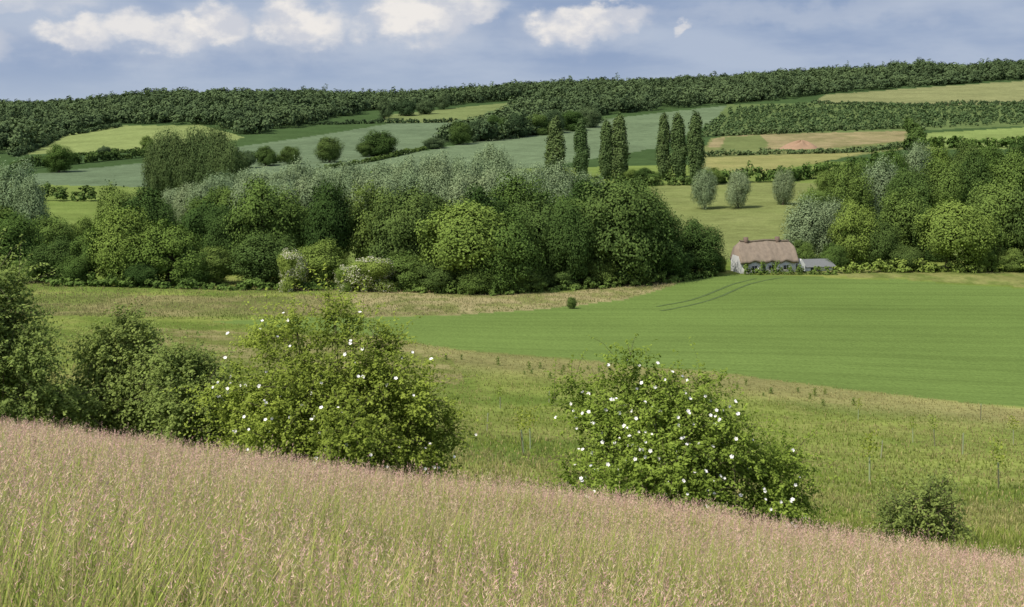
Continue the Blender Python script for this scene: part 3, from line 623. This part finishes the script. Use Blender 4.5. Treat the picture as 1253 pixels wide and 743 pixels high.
for c_ in (-2.9,0.4,3.3):
    for (z0,z1,yy_) in ((.8,1.65,-2.6),):
        w=box('window',c_-.5,c_+.5,yy_-.05,yy_-.003,z0,z1,M_GL,cot)
        for k,(a0,a1,b0,b1) in enumerate([(-.55,.55,z1,z1+.07),(-.55,.55,z0-.07,z0),(-.03,.03,z0,z1),(-.55,-.49,z0,z1),(.49,.55,z0,z1)]):
            box('frame',c_+a0,c_+a1,yy_-.08,yy_-.052,b0,b1,M_FRM,w)
d=box('door',-1.6,-.75,-2.66,-2.603,-.1,1.8,M_DOOR,cot)
box('extension_wall',5.25,13.0,-1.6,2.2,-.4,1.1,M_WALL,cot)
Vx=np.array([(5.3,-2,1.05),(13.6,-2,1.05),(12.9,.3,2.35),(5.3,.3,2.35),(5.3,2.6,1.05),(13.6,2.6,1.05)],float)
me=bpy.data.meshes.new('extension_roof'); me.from_pydata([tuple(v) for v in Vx],[],[(0,1,2,3),(3,2,5,4),(1,5,2),(0,3,4),(0,4,5,1)]); me.materials.append(M_SL); link('extension_roof',me,cot)
box('window',8.6,9.5,-1.65,-1.603,.3,.9,M_GL,cot)
V=np.array([(5.8,-2.2,-.4),(7.2,-2.2,-.4),(7.2,-2.2,1.7),(6.5,-2.2,2.7),(5.8,-2.2,1.7)]); V=np.concatenate([V,V+np.array([0,2.4,0])])
me=bpy.data.meshes.new('gable_wall'); me.from_pydata([tuple(v) for v in V],[],[(4,3,2,1,0),(5,6,7,8,9),(0,1,6,5),(1,2,7,6),(2,3,8,7),(3,4,9,8),(4,0,5,9)]); me.materials.append(M_WALL); link('gable_wall',me,cot)
tree(882,308,333,16,'g',label='small shrub beside the cottage wall')
# ---------------------------------------------------------------- LIGHT & SKY
saz=math.radians(-130); sel_=math.radians(53)
sd=np.array([math.sin(saz)*math.cos(sel_),math.cos(saz)*math.cos(sel_),math.sin(sel_)])
sun=bpy.data.lights.new('sun','SUN'); sun.energy=4.1; sun.angle=math.radians(.6); sun.color=(1,.95,.84)
so=bpy.data.objects.new('sun',sun); coll.objects.link(so)
from mathutils import Vector
so.rotation_euler=Vector(sd).to_track_quat('Z','Y').to_euler(); so.location=(0,0,200)
w=bpy.data.worlds.new('World'); scene.world=w; w.use_nodes=True; nt=w.node_tree; nt.nodes.clear()
try:
    w.cycles.sampling_method='MANUAL'; w.cycles.sample_map_resolution=256
except Exception as ex: print(ex)
WS=.14
out=nt.nodes.new('ShaderNodeOutputWorld'); bg=nt.nodes.new('ShaderNodeBackground'); bg.inputs[1].default_value=WS
sky=nt.nodes.new('ShaderNodeTexSky'); sky.sky_type='NISHITA'; sky.sun_disc=False; sky.sun_elevation=sel_; sky.sun_rotation=saz; sky.dust_density=1.5
tc=nt.nodes.new('ShaderNodeTexCoord'); G=tc.outputs['Generated']
def wn(scale,vec,det=6,loc=(0,0,0)):
    mp=N(nt,'ShaderNodeMapping'); mp.inputs['Scale'].default_value=vec; mp.inputs['Location'].default_value=loc; nt.links.new(G,mp.inputs[0])
    n_=N(nt,'ShaderNodeTexNoise'); n_.inputs['Scale'].default_value=scale; n_.inputs['Detail'].default_value=det; n_.inputs['Roughness'].default_value=.55; nt.links.new(mp.outputs[0],n_.inputs['Vector']); return n_
def mr(o,a,b,c=0,d=1,sm_=True):
    r=N(nt,'ShaderNodeMapRange'); r.interpolation_type='SMOOTHSTEP' if sm_ else 'LINEAR'; nt.links.new(o,r.inputs[0])
    for i,v in enumerate((a,b,c,d)): r.inputs[i+1].default_value=v
    return r.outputs[0]
def math_(op,a,b):
    n_=N(nt,'ShaderNodeMath',operation=op)
    for s_,v in ((n_.inputs[0],a),(n_.inputs[1],b)):
        if isinstance(v,(int,float)): s_.default_value=v
        else: nt.links.new(v,s_)
    return n_.outputs[0]
bank=wn(1,(6,6,24),5,(1.3,0,.4)); puff=wn(1,(30,30,46),7,(3,2,1))
K10=1/WS
col=mixc(nt,mr(bank.outputs[0],.34,.64),S(144,163,194)*K10,S(174,187,208)*K10)
va=N(nt,'ShaderNodeVectorMath',operation='MULTIPLY_ADD'); nt.links.new(puff.outputs['Color'],va.inputs[0]); va.inputs[1].default_value=(.065,0,.046); 
vs=N(nt,'ShaderNodeVectorMath',operation='SUBTRACT'); nt.links.new(G,vs.inputs[0]); vs.inputs[1].default_value=(.0325,0,.023); nt.links.new(vs.outputs[0],va.inputs[2])
W_=va.outputs[0]
def blobs_(L,hi_,lo_):
    mask=None
    for (a_,b_,rx,rz,st) in L:
        mp=N(nt,'ShaderNodeMapping'); cx=(a_-CX)/F; cz=(HY-b_)/F
        mp.inputs['Scale'].default_value=(1/rx,0,1/rz); mp.inputs['Location'].default_value=(-cx/rx,0,-cz/rz); nt.links.new(W_,mp.inputs[0])
        ln=N(nt,'ShaderNodeVectorMath',operation='LENGTH'); nt.links.new(mp.outputs[0],ln.inputs[0])
        v_=mr(ln.outputs['Value'],hi_,lo_,0,st); mask=v_ if mask is None else math_('MAXIMUM',mask,v_)
    return mask
sheet=blobs_([(260,46,.18,.026,.6),(500,34,.09,.028,.55),(700,40,.07,.018,.5),(980,20,.15,.012,.4)],1.25,.3)
col=mixc(nt,sheet,col,S(192,200,214)*K10)
heads=blobs_([(210,42,.046,.015,.85),(275,34,.026,.017,1.),(125,44,.030,.014,.9),(375,28,.042,.019,1.),(505,20,.042,.022,1.),(560,8,.04,.012,.85),(700,34,.034,.013,1.),(745,20,.03,.012,.9),(8,62,.03,.016,.6),(60,4,.07,.010,.4),(830,36,.008,.005,.7)],1.25,.55)
cc_=mixc(nt,mr(puff.outputs[0],.38,.60),S(204,207,216)*K10,S(238,234,230)*K10)
col=mixc(nt,heads,col,cc_)
sx=N(nt,'ShaderNodeSeparateXYZ'); nt.links.new(G,sx.inputs[0])
col=mixc(nt,mr(sx.outputs[2],.045,.0,0,.6),col,S(184,196,212)*K10)
hi=mixc(nt,mr(wn(2.2,(1,1,2.2),4).outputs[0],.42,.60,0,.75),sky.outputs[0],S(220,222,226)*K10)
col=mixc(nt,mr(sx.outputs[2],.10,.25),col,hi)
nt.links.new(col,bg.inputs[0]); nt.links.new(bg.outputs[0],out.inputs[0])
# ---------------------------------------------------------------- CAMERA
cam=bpy.data.cameras.new('camera'); cam.sensor_width=36; cam.lens=36*F/1253; cam.shift_y=(HY-371.5)/1253; cam.clip_start=.1; cam.clip_end=20000
co=bpy.data.objects.new('camera',cam); coll.objects.link(co); co.location=(0,0,Z0); co.rotation_euler=(math.radians(90),0,0); scene.camera=co
scene.view_settings.view_transform='Standard'; scene.view_settings.look='None'; scene.view_settings.exposure=0
